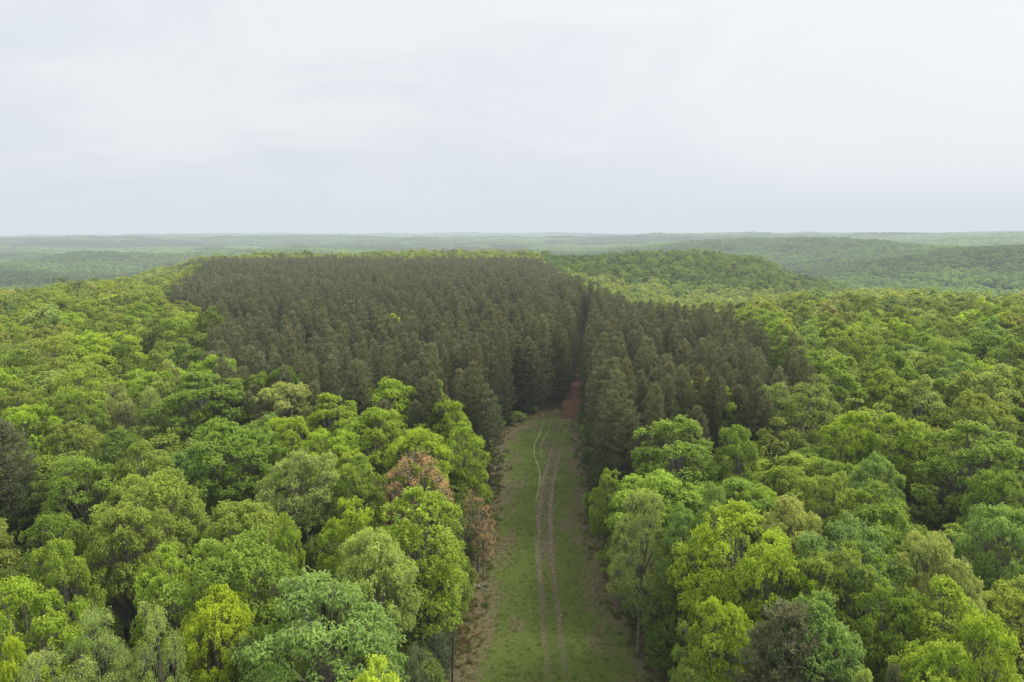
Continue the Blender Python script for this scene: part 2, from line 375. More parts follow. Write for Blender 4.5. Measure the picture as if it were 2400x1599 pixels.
# ------------------------------------------------------------------ hand placed trees: x, top y, width (photo px), kind, tint, top z, label
BT = 'broadleaf_tree'
HAND = [
 (180,1030,210,'round','mid',20,'mid green broadleaf tree just right of the dark pine at the left edge'),
 (312,1003,180,'round','olive',21,'olive broadleaf tree whose narrow top rises behind the large light olive one'),
 (345,1078,225,'puffy','olive',20,'large light olive broadleaf tree with a rounded lit top, left woods'),
 (272,1138,205,'round','olive',20,'olive green broadleaf tree in front of the large light olive one'),
 (108,1168,135,'round','mid',19,'mid green broadleaf tree beside the foot of the left dark pine'),
 (122,1228,160,'tuft','bright',19,'bright green tufted tree below the dark pine at left'),
 (36,1308,230,'round','vivid',20,'wide vivid yellow-green tree at the left edge of the picture'),
 (18,1440,130,'puffy','yellow',20,'strongly yellow tree in the bottom left corner'),
 (205,1385,180,'wispy','grey',20,'grey-green feathery tree near the bottom left corner'),
 (120,1455,240,'wispy','grey',20,'pale grey-green feathery tree at the bottom, lowest on the left'),
 (338,1372,165,'wispy','grey',21,'slender pale grey-green tree beside the yellow-green one'),
 (370,1246,190,'round','bright',19,'bright green tree between the wide vivid one and the broad dome'),
 (532,1228,290,'puffy','mid',20.5,'broad domed mid green tree in the middle of the left woods'),
 (560,1135,225,'round','olive',20,'olive green tree with pointed tufts behind the broad domed tree'),
 (490,1346,180,'round','yellow',19,'vivid yellow-green tree in front of the broad domed one'),
 (735,1322,385,'droop','blue',20.5,'very large blue-green tree with drooping leaf bunches, bottom left half'),
 (850,1198,200,'droop','grey',20.5,'grey-green tree with drooping leaves in front of the tall clearing tree'),
 (955,1112,275,'deep','bright',21,'tall bright green tree on the left edge of the grass clearing'),
 (800,1145,140,'round','vivid',19,'yellow-green tree left of the tall clearing-side tree'),
 (862,1512,230,'tuft','lime',19.5,'lime yellow tree at the bottom edge, left of the clearing'),
 (822,1040,135,'round','mid',19,'small round green tree beside the brown-leaved tree'),
 (680,1022,200,'droop','grey',20,'pale grey-green tree with visible limbs beside the dark gap'),
 (520,955,225,'round','mid',21,'mid green tree with a broad crown in the middle left woods'),
 (430,1015,130,'round','blue',19,'small blue-green tree right of the rusty topped tree'),
 (662,942,150,'round','vivid',20,'yellow-green tree behind the pale grey-green one with limbs'),
 (752,895,150,'round','bright',20,'bright green tree standing against the dark pines, left of the pair'),
 (893,857,155,'puffy','bright',20.5,'bright green rounded tree standing tallest against the dark pines'),
 (850,925,180,'round','bright',20,'bright green tree below the tallest one against the pines'),
 (1003,868,62,'column','bright',21.5,'narrow columnar bright green tree in front of the pines'),
 (1046,908,112,'deep','bright',19,'bright green tree right beside the narrow columnar one'),
 (1060,965,110,'deep','bright',18,'bright green tree reaching the clearing below the columnar one'),
 (955,975,165,'round','vivid',19.5,'light green tree behind the brown-leaved tree'),
 (765,980,150,'round','vivid',19,'light green tree among the left woods behind the small round one'),
 (450,842,225,'round','mid',22,'broad mid green tree rising before the left edge of the pines'),
 (482,803,120,'round','bright',22,'light green tree top touching the left edge of the pines'),
 (655,832,105,'tuft','dark',21,'dark green tree top standing alone against the pines'),
 (590,848,80,'round','mid',20,'small green tree beside the dark one against the pines'),
 (650,872,160,'puffy','pale',20,'pale olive domed tree in front of the pines'),
 (268,868,92,'wispy','pale',20,'pale greyish feathery tree with a light trunk in the left woods'),
 (340,880,80,'wispy','grey',19,'grey-green feathery tree beside the pale one in the left woods'),
 (378,817,66,'puffy','pale',20,'small pale cream-green dome in the upper left woods'),
 (145,888,145,'round','mid',21,'mid green round tree left of the pale feathery one'),
 (45,922,130,'puffy','vivid',20,'yellow-green domed tree above the dark pine at the left edge'),
 (30,868,110,'round','olive',20,'olive green tree at the left edge above the yellow-green dome'),
 (160,955,150,'round','olive',19,'olive tree with a loose crown beside the top of the left pine'),
 (270,980,160,'round','dark',19,'dark green tree in a hollow of the left woods'),
 (590,945,130,'round','blue',19,'bluish green tree in the middle of the left woods'),
 (650,1168,100,'tuft','bright',20,'pointed bright green tree top by the dark gap in the canopy'),
 (903,716,44,'column','lime',22.5,'light green broadleaf tree standing alone deep inside the dark pine plantation'),
 (868,726,26,'column','mid',21.5,'thin green tree just left of the light green one inside the pine plantation'),
 # right side
 (1600,862,170,'deep','bright',20.5,'bright green tree standing in front of the right hand pines'),
 (1560,947,235,'deep','mid',20.5,'large mid green tree, third row right of the clearing'),
 (1702,972,130,'tuft','mid',20,'mid green pointed tree right of the large third-row tree'),
 (1840,850,210,'wispy','olive',22.5,'tall olive speckled tree with a loose crown in the right woods'),
 (1756,882,85,'round','blue',20,'dark blue-green tree between the bright one and the speckled one'),
 (1960,938,135,'round','vivid',20,'yellow-green tree right of the speckled tree'),
 (2078,948,150,'round','bright',20,'light green tree in a row behind the right woods dome'),
 (2042,842,115,'puffy','gold',21,'golden green domed tree standing out in the right woods'),
 (2020,1038,135,'droop','blue',20,'pale blue-green tree above the yellow-green ragged one'),
 (1900,1075,150,'round','olive',19.5,'olive tree with layered foliage in the right woods'),
 (2020,1108,240,'tuft','mid',19.5,'ragged wide green tree in the middle of the right woods'),
 (2250,962,245,'round','mid',21,'very broad mid green tree near the right edge of the picture'),
 (2268,898,150,'round','olive',21,'olive tree top behind the very broad one near the right edge'),
 (2315,1162,190,'puffy','blue',20,'blue-green domed tree at the right edge of the picture'),
 (1822,1133,165,'puffy','pale',19.5,'pale yellow-green dome behind the large yellow-green tree'),
 (1650,1108,105,'droop','blue',20,'silvery blue-green tree top right of the willowy one'),
 (1570,1152,110,'droop','blue',18.5,'blue-green tree tucked between the willowy one and the yellow one'),
 (1478,1118,155,'wispy','grey',19,'tall willowy grey-green tree on the right edge of the clearing'),
 (1395,1078,92,'deep','mid',15,'small mid green tree at the foot of the right hand pines'),
 (1700,1148,265,'deep','yellow',21,'large yellow-green tree with forked trunk, right foreground'),
 (1775,1245,200,'round','vivid',19.5,'yellow-green tree leaning against the large forked one'),
 (1965,1196,260,'droop','blue',20.5,'wide blue-green dome in the right foreground woods'),
 (1915,1244,200,'round','olive',19.5,'olive-green tree in front of the wide blue-green dome'),
 (2150,1222,140,'puffy','pale',20,'pale straw-green tree right of the wide blue-green dome'),
 (2214,1278,150,'puffy','pale',19.5,'pale straw-green tree, the lower of the two on the right'),
 (2190,1330,250,'round','bright',20,'bright green wide tree below the pale straw-green pair'),
 (2275,1405,210,'tuft','vivid',20,'yellow-green tufted tree in the bottom right corner'),
 (1895,1375,230,'round','blue',19.5,'bluish green tree behind the foreground pine at the bottom'),
 (1662,1372,150,'round','vivid',17,'yellow-green small crowned tree with a bare lower trunk at the bottom'),
 (1600,1440,150,'wispy','mid',15,'olive-green feathery tree at the bottom right of the clearing'),
 (2080,1345,190,'round','mid',19,'mid green tree between the bluish and the bright wide one'),
 (1990,1535,130,'round','grey',18,'pale green tree top at the bottom edge near the two pines'),
 (2160,1470,200,'round','bright',19,'bright green tree near the bottom right, left of the corner tree'),
 (1210+1095,1075,140,'round','mid',19,'mid green tree right of the ragged one near the right edge'),
 (620,1440,160,'round','mid',17,'mid green tree squeezed between the yellow and the very large one'),
]
things_b = []   # (x, y, z, R, H)
hand_recs = []
protos_i = {}
for (px, py, w, kind, tn, zt, lab) in HAND:
    x, y, dep = hit(px, py + w * .05, zt)
    Rm = w * dep / FPX / 2
    y += Rm * .15
    hand_recs.append([x, y, Rm, zt, kind, tn, lab])
def use(kind):
    i = protos_i.get(kind, 0); protos_i[kind] = i + 1
    return HI[kind][i % len(HI[kind])]
for (x, y, Rm, zt, kind, tn, lab) in hand_recs:
    pr = use(kind); s = Rm / pr['R'] * 1.04
    z = float(ground_z(x, y))
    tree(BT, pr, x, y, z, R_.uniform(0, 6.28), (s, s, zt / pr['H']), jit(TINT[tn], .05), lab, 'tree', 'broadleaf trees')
    things_b.append((x, y, Rm))
# brown-leaved trees
for (px, py, w, zt, lab) in [(958, 1030, 205, 19.0, 'brown-leaved tree standing among the green ones left of the clearing'),
                             (1095, 1120, 85, 12., 'thin brown-leaved tree leaning over the left edge of the clearing'),
                             (1108, 1195, 60, 8., 'small rusty-leaved sapling at the left edge of the clearing')]:
    x, y, dep = hit(px, py, zt); Rm = w * dep / FPX / 2; pr = HI['sparse' if zt > 15 else 'thin'][0]
    tree('brown_tree', pr, x, y, 0, R_.uniform(0, 6), (Rm / pr['R'], Rm / pr['R'], zt / pr['H']), TINT['brown'], lab, 'tree')
    things_b.append((x, y, Rm))
# single pines
for (px, py, w, kind, zt, lab) in [(1388, 838, 118, 'edgepine', 22., 'broad dark pine at the near corner of the right hand pines, beside the clearing'),
        (1452, 918, 96, 'edgepine', 20., 'lower dark pine just in front of the right hand pine block'),
        (1062, 852, 96, 'edgepine', 22., 'broad pine behind the light green trees left of the clearing'),
        (1122, 880, 96, 'edgepine', 20., 'broad pine whose low limbs reach over the left edge of the clearing'),
        (2, 955, 150, 'pine', 23., 'tall dark pine standing at the left edge of the picture'),
        (1810, 1390, 270, 'bigpine', 19., 'wide dark pine at the bottom edge of the right woods'),
        (2052, 1532, 90, 'bigpine', 17., 'dark pine tip at the bottom edge, right of the wide one'),
        (942, 1487, 56, 'sapling', 14., 'small grey-green pine beside the lime tree at the bottom'),
        (975, 1545, 50, 'sapling', 11., 'small grey-green pine tip right of the lime tree at the bottom edge')]:
    x, y, dep = hit(px, py, zt); Rm = w * dep / FPX / 2; pr = HI[kind][0]
    tree('pine_tree', pr, x, y, 0, R_.uniform(0, 6), (Rm / pr['R'], Rm / pr['R'], zt / pr['H']), TINT['pine'] if kind != 'sapling' else TINT['bluepine'], lab, 'pine', 'pine trees')
    things_b.append((x, y, Rm))

# ------------------------------------------------------------------ regions
def clear_left(y): return np.interp(y, [0, 60, 77, 100, 130, 150, 160, 170, 174], [-6.5, -6, -4.8, -3.9, -3.6, -2.4, 2, 9, 19])
def clear_right(y): return np.interp(y, [0, 63, 70, 80, 100, 121, 150, 168, 174], [14.5, 14.2, 14, 12.4, 12.4, 13.8, 15.2, 17, 20.5])
def in_clear(x, y, m=0.): return (y < 172) & (x > clear_left(y) - m) & (x < clear_right(y) + m)
LANE = np.array([(4.6, 60), (4.5, 75), (4.5, 90), (5.2, 105), (6.3, 118), (8.5, 134), (11.2, 150), (14.2, 165), (16.2, 178), (18.8, 192), (23.6, 224), (31, 285), (30, 316), (26, 380)], float)
def lane_x(y): return np.interp(y, LANE[:, 1], LANE[:, 0])
def in_lane(x, y, m): return (y > 160) & (y < 330) & (np.abs(x - lane_x(y)) < m)
PPOLY = np.array([(-330, 668), (-250, 560), (-200, 420), (-150, 300), (-118, 246), (-84, 192), (-72, 150), (-47, 117), (-30, 110), (-13, 105), (-4, 101), (-2.5, 130), (-1, 148), (3, 158), (9, 168), (15, 172),
                  (17, 150), (14, 121), (13, 99), (20, 94), (33, 104), (48, 108), (58, 136), (72, 213), (67, 296), (52, 332), (38, 350), (43, 450), (42, 557), (18, 672)])
def in_poly(x, y, P):
    x = np.asarray(x); y = np.asarray(y); c = np.zeros(x.shape, bool); n = len(P)
    for i in range(n):
        x1, y1 = P[i]; x2, y2 = P[(i + 1) % n]
        if y1 == y2: continue
        c ^= ((y1 > y) != (y2 > y)) & (x < (x2 - x1) * (y - y1) / (y2 - y1) + x1)
    return c
def scatter(s, rmax, xr, yr, seed, az=.80):
    rg = np.random.default_rng(seed)
    nx = int((xr[1] - xr[0]) / s); ny = int((yr[1] - yr[0]) / (s * .87))
    X, Y = np.meshgrid(np.arange(nx), np.arange(ny))
    x = xr[0] + (X + .5 * (Y % 2)) * s; y = yr[0] + Y * s * .87
    x = (x + rg.uniform(-.34, .34, x.shape) * s).ravel(); y = (y + rg.uniform(-.34, .34, y.shape) * s).ravel()
    r = np.hypot(x, y)
    k = (np.abs(np.arctan2(x, y)) < az + np.clip(30 / np.maximum(r, 1), 0, .5)) & (r < rmax) & (y > yr[0])
    return x[k], y[k]

# --- pines
px_, py_ = scatter(5.2, 760, (-360, 100), (85, 690), 5)
wob = 13 * (fbm(px_ / 17, py_ / 17, 21, 3) - .5)
nearc = (np.abs(px_ - 5) < 26) & (py_ < 185)
wob = np.where(nearc, 0, wob)
k = in_poly(px_ + wob, py_ + wob, PPOLY) & ~in_clear(px_, py_, 1.6) & ~in_lane(px_, py_, 2.9)
gap = R_.uniform(0, 1, len(px_)) > .03 + .16 * np.clip((fbm(px_ / 16, py_ / 16, 23, 2) - .55) * 6, 0, 1)
k &= gap
hx = np.array([t[0] for t in things_b]); hy = np.array([t[1] for t in things_b]); hr = np.array([t[2] for t in things_b])
def clear_of_hand(x, y, f, add=0.):
    d = np.hypot(x[:, None] - hx[None], y[:, None] - hy[None])
    return (d > hr[None] * f + add).all(1)
k &= clear_of_hand(px_, py_, .45)
px_, py_ = px_[k], py_[k]
# --- broadleaf fill
bx, by = scatter(8.1, 960, (-900, 900), (18, 960), 6)
k = ~in_poly(bx, by, PPOLY) & ~in_clear(bx, by, 2.6) & ~in_lane(bx, by, 5)
d_ = np.hypot(bx, by)
bx, by = bx[k], by[k]
k = clear_of_hand(bx, by, .80, 2.2)
bx, by = bx[k], by[k]
def tint_class(x, y, rg):
    n = fbm(x / 60, y / 60, 31, 2); u = rg.uniform(0, 1) + (float(n) - .5) * .5
    right = x > 30
    d = math.hypot(x, y)
    if d > 600 and x > 30: return 'dark' if u < .6 else 'mid' if u < .85 else 'olive'  # right hill crest: its shading is put into darker leaf tints
    if d > 330 and 30 < x < 330: return 'blue' if u < .5 else 'bright' if u < .75 else 'grey'  # slope below the hill: its lit look is put into lighter tints
    if u < .10: return 'dark'
    if u < .32: return 'mid'
    if u < .50: return 'bright' if not right else 'mid'
    if u < .64: return 'olive'
    if u < .76: return 'blue' if right else 'bright'
    if u < .86: return 'vivid'
    if u < .90: return 'gold'
    if u < .94: return 'grey'
    if u < .97: return 'pale'
    return 'mid'
NAMEC = {'dark': 'dark green', 'mid': 'mid green', 'bright': 'bright green', 'olive': 'olive green', 'blue': 'bluish green', 'vivid': 'yellow-green', 'gold': 'golden green', 'grey': 'grey-green', 'pale': 'pale straw-green', 'pine': 'pine'}
rgb = np.random.default_rng(99)
B = []
gz = ground_z(bx, by)
for x, y, z in zip(bx, by, gz):
    d = math.hypot(x, y)
    tc = tint_class(x, y, rgb)
    if in_clear(np.array(x), np.array(y), 7) and tc in ('pale', 'gold'): tc = 'mid'
    Rm = rgb.uniform(3.8, 6.4) * (1.0 if d > 130 else .9)
    H = rgb.uniform(16.0, 23.5) if d > 135 else rgb.uniform(14, 17.5)
    if rgb.uniform() < .06: Rm *= 1.25; H += 1.5
    B.append((x, y, float(z), Rm, H, tc, d))
NB_TOP = len(B)
ux, uy = scatter(4.6, 150, (-110, 110), (30, 150), 8)
k = ~in_poly(ux, uy, PPOLY) & ~in_clear(ux, uy, 1.8)
ux, uy = ux[k], uy[k]; k = clear_of_hand(ux, uy, .3)
ux, uy = ux[k], uy[k]
for x, y in zip(ux, uy):
    B.append((x, y, 0., rgb.uniform(2.4, 3.6), rgb.uniform(7, 12.5), 'mid' if rgb.uniform() < .6 else 'dark', math.hypot(x, y)))
def inview(x, y, z, m=60):
    a, b, dep = proj(x, y, z); return (a > -m) & (a < 2353 + m) & (b < 1568 + m)
need = 300 - len(HAND)
cand = [i for i, b in enumerate(B) if i < NB_TOP and inview(b[0], b[1], b[2] + b[4], 40)]
cand.sort(key=lambda i: B[i][6] / B[i][3] * 4.5)
sel = set(cand[:need])
def side_name(x, y):
    return 'left of the clearing' if x < 4 else 'right of the clearing'
for i in sel:
    x, y, z, Rm, H, tc, d = B[i]
    if d < 100: pr = HI[['round', 'round', 'puffy', 'tuft', 'droop', 'round'][int(rgb.integers(6))]]; pr = pr[int(rgb.integers(len(pr)))]
    else: pr = MID[int(rgb.integers(6))]
    s = Rm / pr['R']
    band = 'near' if d < 100 else 'middle distance'
    lab = f'{NAMEC[tc]} broadleaf tree in the unbroken canopy {side_name(x, y)}, {band}'
    tree(BT, pr, x, y, z, rgb.uniform(0, 6.28), (s, s * rgb.uniform(.9, 1.1), H / pr['H']), jit(TINT[tc], .08, rgb), lab, 'tree', f'{NAMEC[tc]} canopy trees {side_name(x, y)}, {band}')
# --- pines, individuals
P = []
gz = ground_z(px_, py_)
for x, y, z in zip(px_, py_, gz):
    P.append((x, y, float(z), rgb.uniform(.72, 1.2), rgb.uniform(17.6, 24.6), math.hypot(x, y)))
cand = [i for i, b in enumerate(P) if inview(b[0], b[1], b[2] + b[4], 10)]
def is_edge(i):
    x, y = P[i][0], P[i][1]
    return bool(in_clear(np.array(x), np.array(y), 5.5)) or bool(in_lane(x, y, 6.5)) or (186 > y > 150 and -14 < x < 30)
cand.sort(key=lambda i: P[i][5] - (100 if is_edge(i) and P[i][1] < 215 else 0))
psel = set(cand[:290])
for i in psel:
    x, y, z, s, H, d = P[i]
    edge = is_edge(i)
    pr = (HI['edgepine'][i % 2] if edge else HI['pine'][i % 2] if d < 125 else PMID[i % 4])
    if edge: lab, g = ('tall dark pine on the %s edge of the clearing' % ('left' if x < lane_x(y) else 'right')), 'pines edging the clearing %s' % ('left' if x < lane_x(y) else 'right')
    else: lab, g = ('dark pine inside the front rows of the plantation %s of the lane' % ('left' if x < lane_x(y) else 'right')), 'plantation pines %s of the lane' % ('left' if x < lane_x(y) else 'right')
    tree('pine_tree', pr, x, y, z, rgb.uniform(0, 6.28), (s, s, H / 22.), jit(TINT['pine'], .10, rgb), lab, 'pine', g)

# ------------------------------------------------------------------ instanced stuff
def proto_collection(name, protos, broadmat, patches=None):
    c = bpy.data.collections.new(name)
    for i, pr in enumerate(protos):
        V = np.concatenate([pr['V']] + pr['T'].V); nv = len(pr['V'])
        F = np.concatenate([pr['F'], np.array(pr['T'].F) + nv])
        ext = sum(len(a) for a in pr['T'].V)
        at = {k_: np.concatenate([pr['at'][k_], np.zeros(ext)]) for k_ in pr['at']}
        me = mesh_np(f'{name}_{i:02d}', V, F, broadmat, at)
        me.materials.append(M_PBARK if pr['pine'] else M_BARK)
        mi = np.zeros(len(F), np.int32); mi[len(pr['F']):] = 1
        me.polygons.foreach_set('material_index', mi)
        c.objects.link(bpy.data.objects.new(f'{name}_{i:02d}', me))
    return c
def scatter_obj(name, coll, pos, idx, rot, scl, tint, label, cat, kind='stuff'):
    n = len(pos)
    me = bpy.data.meshes.new(name); me.vertices.add(n); me.vertices.foreach_set('co', np.asarray(pos, np.float32).ravel())
    a = me.attributes.new('pidx', 'INT', 'POINT'); a.data.foreach_set('value', np.asarray(idx, np.int32))
    a = me.attributes.new('prot', 'FLOAT_VECTOR', 'POINT'); a.data.foreach_set('vector', np.asarray(rot, np.float32).ravel())
    a = me.attributes.new('pscl', 'FLOAT_VECTOR', 'POINT'); a.data.foreach_set('vector', np.asarray(scl, np.float32).ravel())
    t4 = np.ones((n, 4), np.float32); t4[:, :3] = tint
    a = me.attributes.new('tint', 'FLOAT_COLOR', 'POINT'); a.data.foreach_set('color', t4.ravel())
    me.update()
    o = bpy.data.objects.new(name, me); COL.objects.link(o)
    ng = bpy.data.node_groups.new(name, 'GeometryNodeTree')
    ng.interface.new_socket('Geometry', in_out='INPUT', socket_type='NodeSocketGeometry')
    ng.interface.new_socket('Geometry', in_out='OUTPUT', socket_type='NodeSocketGeometry')
    N = ng.nodes; L = ng.links
    gi = N.new('NodeGroupInput'); go = N.new('NodeGroupOutput')
    ci = N.new('GeometryNodeCollectionInfo'); ci.inputs['Collection'].default_value = coll
    ci.inputs['Separate Children'].default_value = True; ci.inputs['Reset Children'].default_value = True
    ip = N.new('GeometryNodeInstanceOnPoints'); ip.inputs['Pick Instance'].default_value = True
    def na(nm, dt):
        q = N.new('GeometryNodeInputNamedAttribute'); q.data_type = dt; q.inputs['Name'].default_value = nm
        return [s for s in q.outputs if s.enabled and s.name == 'Attribute'][0]
    e2r = N.new('FunctionNodeEulerToRotation')
    L.new(na('prot', 'FLOAT_VECTOR'), e2r.inputs[0]); L.new(e2r.outputs[0], ip.inputs['Rotation'])
    L.new(na('pscl', 'FLOAT_VECTOR'), ip.inputs['Scale']); L.new(na('pidx', 'INT'), ip.inputs['Instance Index'])
    L.new(gi.outputs[0], ip.inputs['Points']); L.new(ci.outputs[0], ip.inputs['Instance']); L.new(ip.outputs[0], go.inputs[0])
    md = o.modifiers.new('scatter', 'NODES'); md.node_group = ng
    return tag(o, label, cat, None, kind)

c_b = proto_collection('wood_tree', MID + FAR + HI['bush'], M_LEAFI)
c_p = proto_collection('wood_pine', PMID + PFAR, M_PINEI)
# broadleaf stuff
pos = []; idx = []; rot = []; scl = []; tin = []
ALLB = MID + FAR + HI['bush']
for i, (x, y, z, Rm, H, tc, d) in enumerate(B):
    if i in sel: continue
    q = int(rgb.integers(6)) if d < 300 else 6 + int(rgb.integers(4))
    if i >= NB_TOP: q = 10 + i % 2
    pr = ALLB[q]; s = Rm / pr['R'] * 1.05
    pos.append((x, y, z)); idx.append(q); rot.append((0, 0, rgb.uniform(0, 6.28))); scl.append((s, s, H / pr['H']))
    tt_ = jit(TINT[tc], .09, rgb)
    tt_ = (tt_[0] * 1.0, tt_[1] * .92, tt_[2] * 1.12)
    if d > 600 and x > 30: tt_ = (tt_[0] * .84, tt_[1] * .95, tt_[2] * .95)  # more of the hill's shading painted into the tint
    tin.append(tt_)
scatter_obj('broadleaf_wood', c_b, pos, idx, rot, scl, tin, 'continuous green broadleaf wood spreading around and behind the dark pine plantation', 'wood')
# pine stuff
pos = []; idx = []; rot = []; scl = []; tin = []
for i, (x, y, z, s, H, d) in enumerate(P):
    if i in psel: continue
    if rgb.uniform() < .004:
        continue
    q = int(rgb.integers(4)) if d < 330 else 4 + int(rgb.integers(3))
    pos.append((x, y, z)); idx.append(q); rot.append((0, 0, rgb.uniform(0, 6.28))); scl.append((s, s, H / 22.))
    tin.append(jit(TINT['pine'], .10, rgb))
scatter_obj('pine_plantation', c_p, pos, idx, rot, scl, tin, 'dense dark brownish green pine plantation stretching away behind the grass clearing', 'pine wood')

# far forest patches
def make_patch(seed, dark=False, size=64.):
    rg = np.random.default_rng(seed)
    Vs = []; vs = []; ts = []
    n = 46
    xs, ys = [], []
    g = 7
    for a in range(g):
        for b in range(g):
            xs.append((a + .5 * (b % 2) + rg.uniform(-.3, .3)) * size / g - size / 2); ys.append((b + rg.uniform(-.3, .3)) * size / g - size / 2)
    for x, y in zip(xs, ys):
        H = rg.uniform(15, 22); Rm = rg.uniform(4.4, 6.4) * (.8 if dark else 1); m = 54; tv = rg.uniform(0, 1)
        u = norm(rg.normal(0, 1, (m, 3)) + np.array([0, 0, .5])); u[:, 2] = np.abs(u[:, 2])
        c = u * np.array([Rm, Rm, Rm * 1.05]) * rg.uniform(.75, 1, (m, 1)) + np.array([x, y, H - Rm * 1.05])
        la = norm(np.cross(u, rg.normal(0, 1, (m, 3)))); s = rg.uniform(.8, 1.3, m)
        V, _ = leaf_quads(c - la * .9, la, u + rg.normal(0, .5, (m, 3)), 2.3 * s, 1.9 * s)
        Vs.append(V); vs.append(np.repeat(np.clip(.65 * tv + .35 * rg.uniform(0, 1, m), 0, 1), 4)); ts.append(np.repeat(rg.uniform(0, .5, m) * (rg.uniform() < .5), 4))
    V = np.concatenate(Vs)
    return mesh_np('canopy', V, np.arange(len(V)).reshape(-1, 4), M_LEAFI, {'v': np.concatenate(vs), 'tip': np.concatenate(ts)})
c_f = bpy.data.collections.new('far_canopy')
for i in range(5): c_f.objects.link(bpy.data.objects.new(f'far_canopy_{i}', make_patch(900 + i, i == 4)))
pos = []; idx = []; rot = []; scl = []; tin = []
def patches(s, r0, r1, sc, seed):
    x, y = scatter(s, r1, (-r1, r1), (200, r1), seed, .74)
    r = np.hypot(x, y); k = (r > r0); x, y = x[k], y[k]; r = r[k]
    z = ground_z(x, y); e = 20.
    gx = (ground_z(x + e, y) - ground_z(x - e, y)) / (2 * e); gy = (ground_z(x, y + e) - ground_z(x, y - e)) / (2 * e)
    rg = np.random.default_rng(seed + 1)
    pinef = fbm(x / 420, y / 420, 55, 2); tn = fbm(x / 200, y / 200, 58, 3); tn2 = fbm(x / 600, y / 600, 68, 2)
    for i in range(len(x)):
        yaw = rg.uniform(0, 6.28); c, s_ = math.cos(yaw), math.sin(yaw)
        a = gx[i] * c + gy[i] * s_; b = -gx[i] * s_ + gy[i] * c
        pos.append((x[i], y[i], z[i] - 1.0)); rot.append((math.atan(b), -math.atan(a), yaw)); scl.append((sc, sc, 1 + (sc - 1) * .3))
        dark = pinef[i] > .70 and not (1150 < r[i] < 2600 and x[i] > 200)
        idx.append(4 if dark else int(rg.integers(4)))
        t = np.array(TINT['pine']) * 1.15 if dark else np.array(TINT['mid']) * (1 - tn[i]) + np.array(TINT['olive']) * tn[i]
        if not dark: t = t * (.5 + .62 * min(1, max(0, (tn2[i] - .32) / .36))) * np.array([.86, .98, 1.55])  # tone varies by stand; blue of the haze is painted into the tint
        az_ = math.atan2(x[i], y[i])
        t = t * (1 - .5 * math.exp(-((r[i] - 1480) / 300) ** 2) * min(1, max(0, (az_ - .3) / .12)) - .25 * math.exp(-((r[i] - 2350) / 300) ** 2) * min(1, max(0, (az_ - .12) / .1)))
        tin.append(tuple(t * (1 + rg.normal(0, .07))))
patches(58, 935, 4200, 1.0, 71)
patches(110, 4170, 9500, 2.0, 72)
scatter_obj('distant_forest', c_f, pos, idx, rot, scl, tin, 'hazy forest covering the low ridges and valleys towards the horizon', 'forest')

# ------------------------------------------------------------------ ground sheet
na, nr = 720, 300
ang = np.linspace(0, 2 * PI, na, endpoint=False)
rad = np.concatenate([[1.], 6 * (60000 / 6) ** (np.linspace(0, 1, nr - 1))])
A, Rr = np.meshgrid(ang, rad)
X = np.sin(A) * Rr; Y = np.cos(A) * Rr; Z = ground_z(X, Y)
Z[(Rr < 12)] = 0
V = np.stack([X.ravel(), Y.ravel(), Z.ravel()], 1)
i0 = np.arange(nr - 1)[:, None] * na + np.arange(na)[None]
i1 = np.arange(nr - 1)[:, None] * na + (np.arange(na)[None] + 1) % na
F = np.stack([i0, i0 + na, i1 + na, i1], -1).reshape(-1, 4)
def ground_mat():
    m, nt, N, L = new_mat('forest_floor')
    out = N.new('ShaderNodeOutputMaterial'); pb = N.new('ShaderNodeBsdfPrincipled'); pb.inputs['Roughness'].default_value = 1; pb.inputs['Specular IOR Level'].default_value = .05
    g = N.new('ShaderNodeNewGeometry')
    n1 = N.new('ShaderNodeTexNoise'); n1.inputs['Scale'].default_value = .8; n1.inputs['Detail'].default_value = 8
    n2 = N.new('ShaderNodeTexNoise'); n2.inputs['Scale'].default_value = .012; n2.inputs['Detail'].default_value = 9
    L.new(g.outputs['Position'], n1.inputs['Vector']); L.new(g.outputs['Position'], n2.inputs['Vector'])
    r1 = N.new('ShaderNodeValToRGB'); r1.color_ramp.elements[0].position = .35; r1.color_ramp.elements[1].position = .7
    r1.color_ramp.elements[0].color = (.022, .020, .011, 1); r1.color_ramp.elements[1].color = (.085, .055, .03, 1)
    r2 = N.new('ShaderNodeValToRGB'); r2.color_ramp.elements[0].position = .35; r2.color_ramp.elements[1].position = .65
    r2.color_ramp.elements[0].color = (.03, .06, .02, 1); r2.color_ramp.elements[1].color = (.07, .12, .035, 1)
    L.new(n1.outputs['Fac'], r1.inputs[0]); L.new(n2.outputs['Fac'], r2.inputs[0])
    ln = N.new('ShaderNodeVectorMath'); ln.operation = 'LENGTH'; L.new(g.outputs['Position'], ln.inputs[0])
    mr = N.new('ShaderNodeMapRange'); mr.inputs['From Min'].default_value = 250; mr.inputs['From Max'].default_value = 900; L.new(ln.outputs['Value'], mr.inputs['Value'])
    mx = N.new('ShaderNodeMix'); mx.data_type = 'RGBA'; L.new(mr.outputs[0], mx.inputs[0]); L.new(r1.outputs[0], mx.inputs[6]); L.new(r2.outputs[0], mx.inputs[7])
    L.new(mx.outputs[2], pb.inputs['Base Color']); L.new(pb.outputs[0], out.inputs['Surface'])
    return m
go = bpy.data.objects.new('ground', mesh_np('ground', V, F, ground_mat(), smooth=True)); COL.objects.link(go); tag(go, kind='structure')

